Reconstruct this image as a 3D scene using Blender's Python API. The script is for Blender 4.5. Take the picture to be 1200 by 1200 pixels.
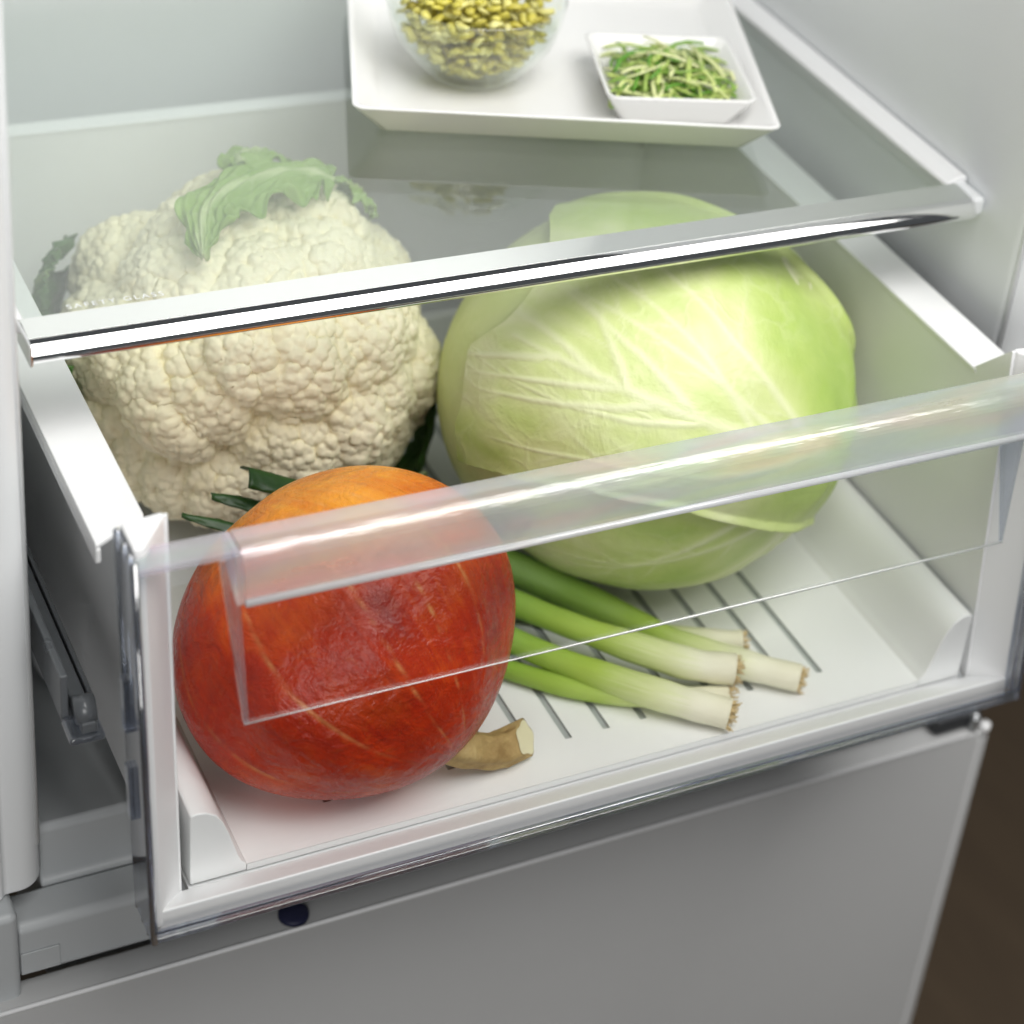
import bpy, bmesh, math, random
import numpy as np
from mathutils import Vector, Matrix, kdtree
random.seed(7); np.random.seed(7)
scene = bpy.context.scene
for o in list(bpy.data.objects): bpy.data.objects.remove(o)

# ------------------------------------------------------------------ camera
cam_d = bpy.data.cameras.new('camera'); cam = bpy.data.objects.new('camera', cam_d)
scene.collection.objects.link(cam); scene.camera = cam
Rm = Matrix(((0.8722059677856704, -0.47151145003240064, 0.13012955946826632),
             (-0.1622082873810528, -0.5298013812667768, -0.8324655956330698),
             (0.4614598804489594, 0.7049733675084178, -0.5385789912722867)))
rot = Rm.transposed() @ Matrix(((1, 0, 0), (0, -1, 0), (0, 0, -1)))
CAM = Vector((-0.42648738, -0.65682831, 0.74670764))
cam.matrix_world = Matrix.Translation(CAM) @ rot.to_4x4()
cam_d.sensor_width = 36; cam_d.sensor_fit = 'HORIZONTAL'
cam_d.lens = 2553.78 / 1200 * 36
cam_d.shift_x = (600 - 819.985) / 1200
cam_d.shift_y = (454.56 - 600) / 1200
cam_d.clip_start = .01; cam_d.clip_end = 50
cam_d.dof.use_dof = True
cam_d.dof.focus_distance = 1.01
cam_d.dof.aperture_fstop = 5.4

# ------------------------------------------------------------------ world, lights, exposure
w = bpy.data.worlds.new('World'); scene.world = w; w.use_nodes = True
w.node_tree.nodes['Background'].inputs[0].default_value = (.90, .96, 1.0, 1)
w.node_tree.nodes['Background'].inputs[1].default_value = .07

def area(name, loc, target, sx, sy, power, col):
    d = bpy.data.lights.new(name, 'AREA'); d.shape = 'RECTANGLE'; d.size = sx; d.size_y = sy
    d.energy = power; d.color = col
    o = bpy.data.objects.new(name, d); scene.collection.objects.link(o)
    o.location = loc
    o.rotation_euler = (Vector(target) - Vector(loc)).to_track_quat('-Z', 'Y').to_euler()
    return o
area('key_softbox', (.24, -.46, 1.36), (.02, .2, .12), 1.3, .9, 26.5, (1, .985, .96))
area('front_softbox', (-.75, -1.5, .55), (.1, .1, -.15), 0.9, .8, 10, (1, .985, .97))
vs = scene.view_settings
vs.view_transform = 'Standard'; vs.look = 'None'; vs.gamma = 1; vs.use_curve_mapping = False
vs.exposure = 0
cy = scene.cycles
cy.max_bounces = 8; cy.transparent_max_bounces = 16; cy.transmission_bounces = 6; cy.glossy_bounces = 3; cy.diffuse_bounces = 4
cy.caustics_reflective = False; cy.caustics_refractive = False
cy.sample_clamp_indirect = 6; cy.use_denoising = True; cy.use_adaptive_sampling = True; cy.adaptive_threshold = .03

# ------------------------------------------------------------------ helpers
COL = scene.collection
def link(o, parent=None):
    COL.objects.link(o)
    if parent is not None: o.parent = parent
    return o
def tag(o, label=None, cat=None, group=None, kind=None):
    for k, v in (('label', label), ('category', cat), ('group', group), ('kind', kind)):
        if v: o[k] = v
    return o
def empty(name, label, cat, loc=(0, 0, 0), group=None):
    o = bpy.data.objects.new(name, None); o.empty_display_size = .02; o.location = loc
    return tag(link(o), label, cat, group)
def obj(name, me, m, parent=None, smooth=True, bevel=0, bseg=2):
    o = bpy.data.objects.new(name, me)
    if m: me.materials.append(m)
    if smooth:
        me.polygons.foreach_set('use_smooth', [True] * len(me.polygons))
    link(o, parent)
    if parent is not None and parent.type == 'EMPTY':
        o.location = -Vector(parent.location)
    if bevel:
        b = o.modifiers.new('bevel', 'BEVEL'); b.width = bevel; b.segments = bseg; b.limit_method = 'ANGLE'; b.angle_limit = math.radians(35)
        b.harden_normals = True
    return o
def mesh(vs_, fs, recalc=True):
    me = bpy.data.meshes.new('mesh'); me.from_pydata([tuple(v) for v in vs_], [], fs)
    if recalc:
        bm = bmesh.new(); bm.from_mesh(me); bmesh.ops.recalc_face_normals(bm, faces=bm.faces); bm.to_mesh(me); bm.free()
    me.update(); return me
class MB:
    def __init__(s): s.v = []; s.f = []
    def add(s, v, f):
        n = len(s.v); s.v += [tuple(p) for p in v]; s.f += [[i + n for i in q] for q in f]; return s
    def box(s, x0, x1, y0, y1, z0, z1):
        return s.add([(x, y, z) for z in (z0, z1) for y in (y0, y1) for x in (x0, x1)],
                     [[0, 2, 3, 1], [4, 5, 7, 6], [0, 1, 5, 4], [2, 6, 7, 3], [0, 4, 6, 2], [1, 3, 7, 5]])
    def prism(s, A, B):
        n = len(A)
        return s.add(list(A) + list(B), [list(range(n))[::-1], list(range(n, 2 * n))] + [[i, (i + 1) % n, n + (i + 1) % n, n + i] for i in range(n)])
    def tube(s, pts, rad, n=12, caps=True, flat=1.0):
        pts = [Vector(p) for p in pts]; m = len(pts)
        rad = [rad] * m if not hasattr(rad, '__len__') else rad
        t0 = (pts[1] - pts[0]).normalized(); up = Vector((0, 0, 1)) if abs(t0.z) < .9 else Vector((0, 1, 0))
        u = (up - t0 * up.dot(t0)).normalized(); V = []
        for i, p in enumerate(pts):
            t = (pts[min(i + 1, m - 1)] - pts[max(i - 1, 0)]).normalized()
            u = (u - t * u.dot(t)).normalized(); b = t.cross(u)
            for k in range(n):
                a = 2 * math.pi * k / n
                V.append(p + (u * math.cos(a) * flat + b * math.sin(a)) * rad[i])
        F = [[i * n + k, i * n + (k + 1) % n, (i + 1) * n + (k + 1) % n, (i + 1) * n + k] for i in range(m - 1) for k in range(n)]
        if caps: F += [list(range(n))[::-1], [(m - 1) * n + k for k in range(n)]]
        return s.add(V, F)
    def me(s): return mesh(s.v, s.f)
    def obj(s, name, m, parent=None, **k): return obj(name, s.me(), m, parent, **k)
def px_prism(prof, x0, x1):          # profile in (y, z), extruded along x
    return MB().prism([(x0, y, z) for y, z in prof], [(x1, y, z) for y, z in prof])
def catmull(P, n):
    P = [np.array(p, float) for p in P]; P = [2 * P[0] - P[1]] + P + [2 * P[-1] - P[-2]]; out = []
    m = len(P) - 3
    for i in range(n):
        t = i / (n - 1) * m; k = min(int(t), m - 1); t -= k
        a, b, c, d = P[k:k + 4]
        out.append(.5 * ((2 * b) + (c - a) * t + (2 * a - 5 * b + 4 * c - d) * t * t + (3 * b - a - 3 * c + d) * t ** 3))
    return np.array(out)
def fattr(me, name, vals):
    a = me.attributes.new(name, 'FLOAT', 'POINT'); a.data.foreach_set('value', np.asarray(vals, np.float32))
def smooth01(a, b, x):
    t = np.clip((x - a) / (b - a), 0, 1); return t * t * (3 - 2 * t)

# ------------------------------------------------------------------ materials
class N:
    def __init__(s, name):
        s.m = bpy.data.materials.new(name); s.m.use_nodes = True; s.t = s.m.node_tree; s.t.nodes.clear()
        s.out = s.t.nodes.new('ShaderNodeOutputMaterial')
    def n(s, typ, ins=None, **props):
        nd = s.t.nodes.new('ShaderNode' + typ)
        for k, v in props.items(): setattr(nd, k, v)
        for k, v in (ins or {}).items():
            i = nd.inputs[k]
            if isinstance(v, bpy.types.NodeSocket): s.t.links.new(v, i)
            elif isinstance(v, bpy.types.Node): s.t.links.new(v.outputs[0], i)
            else: i.default_value = v
        return nd
    def math(s, op, a, b=0.0, c=0.0, clamp=False):
        return s.n('Math', {0: a, 1: b, 2: c}, operation=op, use_clamp=clamp).outputs[0]
    def mix(s, f, a, b, blend='MIX'):
        nd = s.n('Mix', {0: f}, data_type='RGBA', blend_type=blend)
        for i, v in ((6, a), (7, b)):
            if isinstance(v, bpy.types.NodeSocket): s.t.links.new(v, nd.inputs[i])
            else: nd.inputs[i].default_value = (*v, 1) if len(v) == 3 else v
        return nd.outputs[2]
    def ramp(s, f, stops):
        nd = s.n('ValToRGB', {0: f}); e = nd.color_ramp.elements
        while len(e) < len(stops): e.new(.5)
        for q, (p, c) in zip(e, stops): q.position = p; q.color = (*c, 1) if len(c) == 3 else c
        return nd.outputs[0]
    def co(s, scale=(1, 1, 1), out='Object'):
        tc = s.n('TexCoord'); return s.n('Mapping', {0: tc.outputs[out], 3: scale}).outputs[0]
    def noise(s, vec, scale, detail=3, rough=.55, dist=0.0):
        return s.n('TexNoise', {'Vector': vec, 'Scale': scale, 'Detail': detail, 'Roughness': rough, 'Distortion': dist}).outputs[0]
    def bump(s, h, strength, dist=.001, normal=None):
        d = {'Height': h, 'Strength': strength, 'Distance': dist}
        if normal is not None: d['Normal'] = normal
        return s.n('Bump', d).outputs[0]
    def pbsdf(s, color, rough=.5, normal=None, **kw):
        d = {'Base Color': color if isinstance(color, bpy.types.NodeSocket) else (*color, 1), 'Roughness': rough}
        if normal is not None: d['Normal'] = normal
        d.update(kw)
        return s.n('BsdfPrincipled', d).outputs[0]
    def done(s, sh): s.t.links.new(sh, s.out.inputs[0]); return s.m

def plastic(name, col, rough=.4, var=.02, grain=900, bump=.06, spec=.45, sss=0):
    n = N(name); v = n.co()
    big = n.noise(v, 9, 4); fine = n.noise(v, grain, 2)
    c = n.mix(big, tuple(x * (1 - var) for x in col), tuple(min(1, x * (1 + var)) for x in col))
    r = n.math('ADD', n.math('MULTIPLY', n.noise(v, 30, 5), .14), rough - .07)
    kw = {'Specular IOR Level': spec}
    return n.done(n.pbsdf(c, r, n.bump(fine, bump, .0004), **kw))
def clear(name, tint=(.97, .98, .98), f0=.045, rough=.02, haze=0.0, hazecol=(.9, .92, .92), irid=0.0, grain=0.0):
    """thin clear sheet: straight-through transmission plus Fresnel reflection (Schlick), plus optional white diffuse haze"""
    n = N(name)
    g = n.n('NewGeometry'); nrm = None
    if grain:
        nrm = n.bump(n.noise(n.co((1, 6, 6)), 35, 3), grain, .002)
    nv = nrm if nrm is not None else g.outputs['Normal']
    dt = n.n('VectorMath', {0: g.outputs['Incoming'], 1: nv}, operation='DOT_PRODUCT').outputs['Value']
    c1 = n.math('SUBTRACT', 1.0, n.math('ABSOLUTE', dt), clamp=True)
    F = n.math('ADD', n.math('MULTIPLY', n.math('POWER', c1, 5.0), 1 - f0), f0, clamp=True)
    tcol = (*tint, 1)
    if irid:
        k = n.noise(n.co((3.0, 14, 14)), 2.2, 2, .5, 1.5)
        rc = n.ramp(k, [(.30, (1, .86, .84)), (.40, (.99, .95, .84)), (.48, (.86, .97, .90)), (.56, (.84, .91, 1)), (.64, (.97, .86, .97)), (.74, (1, .92, .86))])
        tcol = n.mix(irid, tcol, rc)
    d = {'Roughness': rough, 'Color': (1, 1, 1, 1)}
    if nrm is not None: d['Normal'] = nrm
    tr = n.n('BsdfTransparent', {0: tcol}); gl = n.n('BsdfGlossy', d)
    sh = n.n('MixShader', {0: F, 1: tr.outputs[0], 2: gl.outputs[0]}).outputs[0]
    if haze:
        df = n.n('BsdfDiffuse', {0: (*hazecol, 1)}); tl = n.n('BsdfTranslucent', {0: (*hazecol, 1)})
        hz = n.n('MixShader', {0: .5, 1: df.outputs[0], 2: tl.outputs[0]}).outputs[0]
        hf = haze if not irid else n.math('MULTIPLY', n.math('ADD', n.math('MULTIPLY', n.noise(n.co((2, 5, 5)), 6, 4), .8), .6), haze)
        sh = n.n('MixShader', {0: hf, 1: sh, 2: hz}).outputs[0]
    return n.done(sh)
def refractive(name, tint=(.9, .93, .97), rough=.03, ior=1.49):
    n = N(name)
    return n.done(n.n('BsdfGlass', {0: (*tint, 1), 'Roughness': rough, 'IOR': ior}).outputs[0])

M = {}
M['white'] = plastic('white_plastic', (.85, .855, .86), .42)
M['tray'] = plastic('tray_plastic', (.84, .85, .845), .38)
M['liner'] = plastic('liner_plastic', (.78, .80, .81), .45, bump=.1)
M['grey'] = plastic('grey_plastic', (.44, .46, .47), .4)
M['runner'] = plastic('runner_metal', (.13, .14, .15), .3, spec=.7)
M['dark'] = plastic('dark_plastic', (.03, .032, .035), .4)
M['door'] = plastic('door_paint', (.46, .465, .465), .34, var=.03, bump=.25, grain=1400)
M['ceramic'] = plastic('white_ceramic', (.84, .84, .83), .16, bump=.02, spec=.55)
M['navy'] = plastic('navy_plug', (.012, .014, .05), .5)
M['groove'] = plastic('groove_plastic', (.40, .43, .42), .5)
M['clear'] = clear('clear_polystyrene', (.985, .988, .988), f0=.038, haze=0)
M['handle'] = clear('clear_handle', (.95, .955, .96), f0=.11, rough=.14, haze=.28, hazecol=(.99, .98, .975), irid=1.0, grain=.3)  # white haze stands in for light reflected off the clear handle
M['lip'] = clear('clear_lip_bead', (.80, .84, .88), f0=.3, rough=.15, haze=.7, hazecol=(.97, .98, 1))
M['bend'] = clear('bend_highlight_clear', (.9, .92, .92), f0=.4, rough=.2, haze=.5)  # whitened with diffuse haze so the bend line reads as a highlight
M['edge'] = clear('clear_edge', (.66, .70, .78), f0=.16, rough=.06, haze=.06)
M['cheek'] = clear('clear_cheek', (.84, .87, .93), f0=.12, rough=.06, haze=.10)
M['rib'] = clear('clear_rib', (.42, .46, .55), f0=.3, rough=.08, haze=.05)
M['glass'] = clear('shelf_glass', (.95, .975, .96), f0=.09, rough=.0, haze=.025, hazecol=(.88, .91, .9))
M['print'] = plastic('print_white', (.8, .82, .82), .5)
M['steel'] = N('galvanised_steel'); M['steel'] = M['steel'].done(M['steel'].pbsdf((.55, .57, .58), .32, Metallic=1.0))
def chrome():
    n = N('chrome'); v = n.co((1, 8, 8))
    return n.done(n.pbsdf((.93, .935, .94), .05, n.bump(n.noise(v, 10, 2), .03, .001), Metallic=1.0))
M['chrome'] = chrome()
def satin():
    n = N('satin_trim'); v = n.co((1, 30, 30))
    return n.done(n.pbsdf((.84, .86, .83), n.math('ADD', n.math('MULTIPLY', n.noise(v, 20), .06), .08), Metallic=1.0))
M['satin'] = satin()
def floor_mat():
    n = N('brown_floor'); v = n.co((6, 1, 1))
    c = n.mix(n.noise(v, 5, 5, .6, .6), (.075, .052, .034), (.13, .092, .056))
    return n.done(n.pbsdf(c, .5))
M['floor'] = floor_mat()

# ================================================================== SETTING: kitchen floor
fl = MB().box(-3, 4, -3, 3, -.93, -.90).obj('floor', M['floor'], smooth=False); tag(fl, kind='structure')

# ================================================================== REFRIGERATOR
fr = empty('refrigerator', 'open white refrigerator cabinet around the vegetable drawer', 'refrigerator', (0, .3, -.90))
W, YF, YB, ZT = .257, .100, .53, .66
def side(s):
    # plan profile (x,y): rounded inner front corner, stepped front flange
    P = [(W, YB)]
    for k in range(9):
        a = math.pi / 2 * k / 8; r = .012
        P.append((W + r - r * math.cos(a), YF + r - r * math.sin(a)))
    P += [(.276, YF), (.278, YF - .003), (.2975, YF - .003), (.2975, YB)]
    return MB().prism([(s * x, y, -.054) for x, y in P], [(s * x, y, ZT) for x, y in P])
side(-1).obj('side_wall', M['liner'], fr, bevel=.0015)
side(1).obj('side_wall', M['liner'], fr, bevel=.0015)
MB().box(-W + .0005, W - .0005, YB - .02, YB, -.135, ZT).obj('back_wall', M['liner'], fr, smooth=False)
# vertical seam bead along the right liner front
for s in (-1, 1):
    MB().tube([(s * (W + .002), YF + .006, -.03), (s * (W + .002), YF + .006, ZT)], .0018, 8).obj('seam_bead', M['liner'], fr)
# compartment floor, sill, ledge
sill = [(YB - .021, -.05), (.20, -.05), (.135, -.034), (.118, -.031), (.115, -.034), (.115, -.064), (.113, -.0665), (.113, -.13), (YB - .021, -.13)]
px_prism(sill, -W + .001, W - .001).obj('sill', M['grey'], fr, bevel=.002)
px_prism([(.1125, -.067), (.094, -.069), (.091, -.072), (.091, -.101), (.096, -.106), (.1125, -.106)], -.2728, .2975).obj('sill_base', M['grey'], fr, bevel=.002)
MB().box(-.2975, -.2730, .086, .12, -.118, -.0545).obj('hinge_cover', M['grey'], fr, bevel=.004, bseg=3)
MB().box(-.2722, -.2535, .0899, .0908, -.100, -.086).obj('sill_clip', M['grey'], fr, bevel=.0004)
# moulded hump in the compartment floor (left)
hv = MB().box(-.228, -.06, .215, .40, -.052, .012).obj('moulded_hump', M['liner'], fr, bevel=.022, bseg=6)
# freezer door
D0, DT = .0785, -.110
prof = [(D0, -.75), (D0, DT - .003)] + [(D0 + .003 - .003 * math.cos(a), DT - .003 + .003 * math.sin(a)) for a in (.5, 1.0, 1.5)] + [(.0965, DT), (.0965, -.75)]
door = px_prism(prof, -.2975, .3).obj('freezer_door', M['door'], fr, bevel=.0012)
MB().tube([(-.296, D0 + .0008, DT - .0008), (.286, D0 + .0008, DT - .0008)], .0012, 8).obj('edge_highlight', M['white'], door)  # white tube painting the highlight on the door's rounded top edge
MB().box(.2925, .2935, D0 - .0006, D0 + .001, -.75, DT - .006).obj('edge_seam', M['white'], door, smooth=False)
dv = MB()
dv.tube([(-.1355, .088, DT + .0002), (-.1355, .088, DT + .0022), (-.1355, .088, DT + .003)], [.0080, .0078, .0062], 32)
dot = dv.obj('plug', M['navy'], door); tag(dot, 'round navy blue plug on top of the grey freezer door')
hb = MB().box(.262, .292, .083, .1, DT + .0005, DT + .012).obj('hinge', M['dark'], fr, bevel=.003)
MB().tube([(.289, .082, DT + .001), (.289, .082, DT + .013)], .003, 16).obj('hinge_pin', M['steel'], hb)
MB().tube([(.297, .0805, DT - .002), (.297, .0805, DT + .004)], .0032, 16).obj('hinge_cap', M['white'], hb)
# telescopic runner at the left of the drawer
rn = empty('drawer_runner', 'dark extended sliding runner beside the left wall of the drawer', 'drawer runner', (-.246, .2, .06))
def runner_prof(y):   # C profile in (x,z)
    return [(-.2525, .070), (-.2525, .096), (-.249, .096), (-.249, .0725), (-.2395, .0725), (-.2395, .079), (-.237, .079), (-.237, .070)]
MB().prism([(x, .075, z) for x, z in runner_prof(0)], [(x, .5, z) for x, z in runner_prof(0)]).obj('channel', M['runner'], rn, bevel=.0008)
MB().box(-.2475, -.2405, .060, .49, .0735, .0795).obj('slide', M['runner'], rn, bevel=.001)
MB().tube([(-.2485, .068, .0815), (-.240, .068, .0815)], .0065, 20).obj('roller', M['runner'], rn)
MB().box(-.2530, -.2375, .058, .0745, .0695, .0735).obj('end_stop', M['edge'], rn, bevel=.0015)
MB().box(-.2562, -.2530, .15, .26, .062, .11).obj('bracket', M['dark'], rn, bevel=.002)

# ================================================================== DRAWER
dr = empty('vegetable_drawer', 'white pulled out refrigerator drawer with clear plastic front', 'drawer', (0, .2, 0))
T = .13
RI, RO, ZR = .2136, .2382, .1714
YBK = .433
def wallprism(s):
    # cross section in (x,z): slightly drafted wall with flat rim and down-turned lip; front end of rim is mitred
    y0, y1 = .062, YBK
    mb = MB()
    yz = [(.0205, .002), (y1, .002), (y1, ZR), (.0715, ZR), (.0460, .1968), (.0450, .1968)]
    xi = lambda z: .2150 - .0010 * z / ZR
    mb.prism([(s * xi(z), y, z) for y, z in yz], [(s * (xi(z) + .0035), y, z) for y, z in yz])
    return mb
for s in (-1, 1):
    wo = wallprism(s).obj('side_wall', M['white'], dr, bevel=.0008)
    mb = MB()
    ya, yb = (.0653, .080) if s < 0 else (.0744, .0685)
    top = [(s * RO, ya, ZR + .0005), (s * RI, yb, ZR + .0005), (s * RI, YBK + .012, ZR + .0005), (s * RO, YBK + .012, ZR + .0005)]
    mb.prism([(x, y, z - .003) for x, y, z in top], top)
    mb.box(min(s * RO, s * (RO - .0025)), max(s * RO, s * (RO - .0025)), ya + .0005, YBK + .012, ZR - .010, ZR - .0025)
    mb.obj('rim', M['white'], wo, bevel=.0008)
bw = MB().prism([(-.2165, YBK - .012, .002), (.2165, YBK - .012, .002), (.2165, YBK - .009, .002), (-.2165, YBK - .009, .002)],
               [(-.2165, YBK, ZR), (.2165, YBK, ZR), (.2165, YBK + .003, ZR), (-.2165, YBK + .003, ZR)]).obj('back_wall', M['white'], dr, bevel=.0006)
MB().box(-RI, RI, YBK - .0005, YBK + .0125, ZR - .0025, ZR + .0003).obj('rim', M['white'], bw, bevel=.0008)
MB().box(-.2115, .2115, .018, YBK - .005, -.002, .0025).obj('floor', M['white'], dr, smooth=False)
# front posts (splayed inner faces) and lower sill of the white box
for s in (-1, 1):
    pl = [(-.2340, 0), (-.2295, 0), (-.2156, .0185), (-.2156, .0215), (-.2340, .0185)]
    Z0, Z1 = .004, .1975
    o = MB().prism([(-s * x, y + T * Z0 + .002, Z0) for x, y in pl], [(-s * x, y + T * Z1, Z1) for x, y in pl]).obj('front_post', M['white'], dr, bevel=.0014, bseg=3)
px_prism([(.0035, .0012), (.0045, .0125), (.010, .0100), (.0215, .0035), (.0215, -.001), (.004, -.001)], -.2302, .2302).obj('front_sill', M['white'], dr, bevel=.0012, bseg=3)

# ---- clear front panel (moved a touch forward of the box)
DX, DY, DZ = -.0034, -.0076, .0074
def fp(x, z, d=0.0): return (x * .99 + DX, T * z + d + DY, z * .99 + DZ)
XL, XR, CL, CR, PZ, HT = -.235, .235, -.2, .2075, .103, .185
sheet = [(XL, 0), (XR, 0), (XR, HT), (CR + .006, HT), (CR, PZ), (CL + .0083, PZ), (CL, HT), (XL, HT)]
fpn = MB().prism([fp(x, z, 0) for x, z in sheet], [fp(x, z, .0025) for x, z in sheet]).obj('front_panel', M['clear'], dr, smooth=False)
MB().prism([fp(CL + .0083, PZ, 0), fp(CR, PZ, 0), fp(CR, PZ, .002), fp(CL + .0083, PZ, .002)],
           [fp(CL + .010, HT - .001, .0125), fp(CR, HT - .001, .0125), fp(CR, HT - .001, .0145), fp(CL + .010, HT - .001, .0145)]).obj('grip_recess', M['clear'], fpn, smooth=False)
for xa, xb, s in ((CL, CL + .0083, 1), (CR + .006, CR, -1)):
    A = [fp(xa, HT - .001, 0), fp(xa + .009 * s, HT - .001, .0125), fp(xb, PZ, 0)]
    B = [fp(xa + .0022 * s, HT - .001, 0), fp(xa + .0112 * s, HT - .001, .0125), fp(xb + .0022 * s, PZ, 0)]
    MB().prism(A, B).obj('recess_cheek', M['cheek'], fpn, smooth=False)
# pale tapered tube painting the highlight on the bend, flange, handle lip
MB().tube([fp(CL + .0083 + (CR - CL - .0083) * k / 8, PZ, -.0002) for k in range(9)], [.00035, .0003, .0003, .0005, .0007, .0008, .0008, .0007, .0005], 10).obj('bend_highlight', M['bend'], fpn)
MB().prism([fp(XL, HT, 0), fp(CL + .008, HT, 0), fp(CL + .008, HT, .0145), fp(XL, HT, .0145)],
           [fp(XL, HT + .0025, 0), fp(CL + .008, HT + .0025, 0), fp(CL + .008, HT + .0025, .0145), fp(XL, HT + .0025, .0145)]).obj('top_flange', M['handle'], fpn, smooth=False)
def Lprof():
    # (d, z) handle section: flat top, rounded nose, hanging lip with beaded lower edge
    o = [(.0145, HT + .003)]
    for k in range(9):
        a = math.pi / 2 * k / 8; r = .008
        o.append((-.0025 + r - r * math.sin(a), HT + .0035 - r + r * math.cos(a)))
    o += [(-.0035, HT - .0165), (-.0045, HT - .0185), (-.0038, HT - .0208), (-.001, HT - .0208), (-.0003, HT - .0175), (.0003, HT - .006)]
    for k in range(5):
        a = math.pi / 2 * (1 - k / 4); r = .0055
        o.append((.0003 + r - r * math.sin(a), HT - .0045 - .0005 + r * math.cos(a) ))
    o += [(.0145, HT + .0003)]
    return o
LP = Lprof()
hd = MB().prism([fp(CL + .0092, z, d) for d, z in LP], [fp(XR - .004, z, d) for d, z in LP]).obj('handle', M['handle'], fpn, smooth=False, bevel=.0004)
MB().tube([fp(CL + .0092, HT - .0195, -.0042), fp(XR - .004, HT - .0195, -.0042)], .0017, 10).obj('lip_bead', M['lip'], hd)
MB().prism([fp(CL + .0055, HT + .0028, .0145), fp(CL + .0055, HT + .0028, -.002), fp(CL + .0055, HT - .0205, -.004), fp(CL + .0055, HT - .0205, -.001), fp(CL + .0055, HT - .004, .0145)],
           [fp(CL + .0090, HT + .0028, .0145), fp(CL + .0090, HT + .0028, -.002), fp(CL + .0090, HT - .0205, -.004), fp(CL + .0090, HT - .0205, -.001), fp(CL + .0090, HT - .004, .0145)]).obj('handle_end', M['handle'], hd, smooth=False, bevel=.0008)
# side returns with moulded ribs, bottom edge
for s, xx in ((-1, XL), (1, XR)):
    so = MB().prism([fp(xx - .0012, 0, .0005), fp(xx + .0012, 0, .0005), fp(xx + .0012, 0, .025), fp(xx - .0012, 0, .025)],
               [fp(xx - .0012, HT + .006, .0005), fp(xx + .0012, HT + .006, .0005), fp(xx + .0012, HT + .006, .025), fp(xx - .0012, HT + .006, .025)]).obj('side_return', M['edge'], fpn, smooth=False, bevel=.0006)
    for d in (.0008, .0070, .0150, .0245):
        MB().tube([fp(xx - .0004 * s, -.001, d), fp(xx - .0004 * s, HT + .006, d)], .0016, 10).obj('moulded_rib', M['rib'], so)
    for z0, z1 in ((.055, .082), (.10, .126)):
        MB().prism([fp(xx + s * .0012, z0, .019), fp(xx + s * .0035, z0, .019), fp(xx + s * .0035, z1, .019), fp(xx + s * .0012, z1, .019)],
                   [fp(xx + s * .0012, z0, .0145), fp(xx + s * .0035, z0, .0145), fp(xx + s * .0035, z1, .0145), fp(xx + s * .0012, z1, .0145)]).obj('clip_tab', M['edge'], so, smooth=False)
bo = MB().prism([fp(XL, -.001, 0), fp(XR, -.001, 0), fp(XR, -.001, .006), fp(XL, -.001, .006)],
           [fp(XL, .0015, 0), fp(XR, .0015, 0), fp(XR, .0015, .006), fp(XL, .0015, .006)]).obj('bottom_edge', M['edge'], fpn, smooth=False, bevel=.0006)
MB().tube([fp(XL, .005, -.0002), fp(XR, .005, -.0002)], .0006, 8).obj('moulded_rib', M['rib'], bo)

# ================================================================== TRAY INSERT (ribbed)
TF = .008
tr = empty('ribbed_tray', 'white ribbed tray insert lying in the bottom of the drawer', 'tray', (0, .2, TF))
GX = [-.137 + .274 / 13 * k for k in range(14)]; GY0, GY1, GW, GD = .047, .36, .0019, .0014
Y0, Y1 = .0225, .40
def tray_mesh():
    xs = [-.185]
    for g in GX: xs += [g - GW, g + GW]
    xs += [.185]; ys = [Y0, GY0, GY1, Y1]; V = []; F = []; idx = {}
    def vid(x, y, z):
        k = (round(x, 6), round(y, 6), round(z, 6))
        if k not in idx: idx[k] = len(V); V.append((x, y, z))
        return idx[k]
    for i in range(len(xs) - 1):
        for j in range(3):
            a, b, c, d = xs[i], xs[i + 1], ys[j], ys[j + 1]
            if i % 2 == 1 and j == 1:
                z = TF - GD
                F.append([vid(a, c, z), vid(b, c, z), vid(b, d, z), vid(a, d, z)])
                for p, q in (((a, c), (b, c)), ((b, c), (b, d)), ((b, d), (a, d)), ((a, d), (a, c))):
                    F.append([vid(*p, TF), vid(*q, TF), vid(*q, z), vid(*p, z)])
            else: F.append([vid(a, c, TF), vid(b, c, TF), vid(b, d, TF), vid(a, d, TF)])
    me = bpy.data.meshes.new('tray'); me.from_pydata(V, [], F); me.update()
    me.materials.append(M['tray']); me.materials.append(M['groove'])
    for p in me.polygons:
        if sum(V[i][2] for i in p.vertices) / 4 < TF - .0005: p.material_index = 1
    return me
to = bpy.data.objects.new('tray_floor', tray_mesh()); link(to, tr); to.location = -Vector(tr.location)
cv = [(.2108, .0455), (.2098, .0464), (.2070, .0467), (.2035, .0460), (.1990, .0430), (.1958, .0375), (.1930, .0300), (.1905, .0215), (.1885, .0145), (.1868, .0105), (.1848, TF + .0006), (.1845, TF - .0005), (.1845, .004), (.2108, .004)]
for s in (-1, 1):
    MB().prism([(s * x, Y0, z) for x, z in cv], [(s * x, Y1, z) for x, z in cv]).obj('tray_side', M['tray'], tr, bevel=.001)
px_prism([(Y0 + .0003, .0036), (Y0 + .0003, TF - .0006), (Y0 + .002, TF - .0002), (Y0 + .002, .0036)], -.1843, .1843).obj('tray_lip', M['tray'], tr, smooth=False)
px_prism([(.372, TF - .0003), (.380, .014), (.386, .028), (.388, .040), (.394, .041), (.394, .004), (.372, .004)], -.184, .184).obj('tray_back', M['tray'], tr, bevel=.002)

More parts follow.
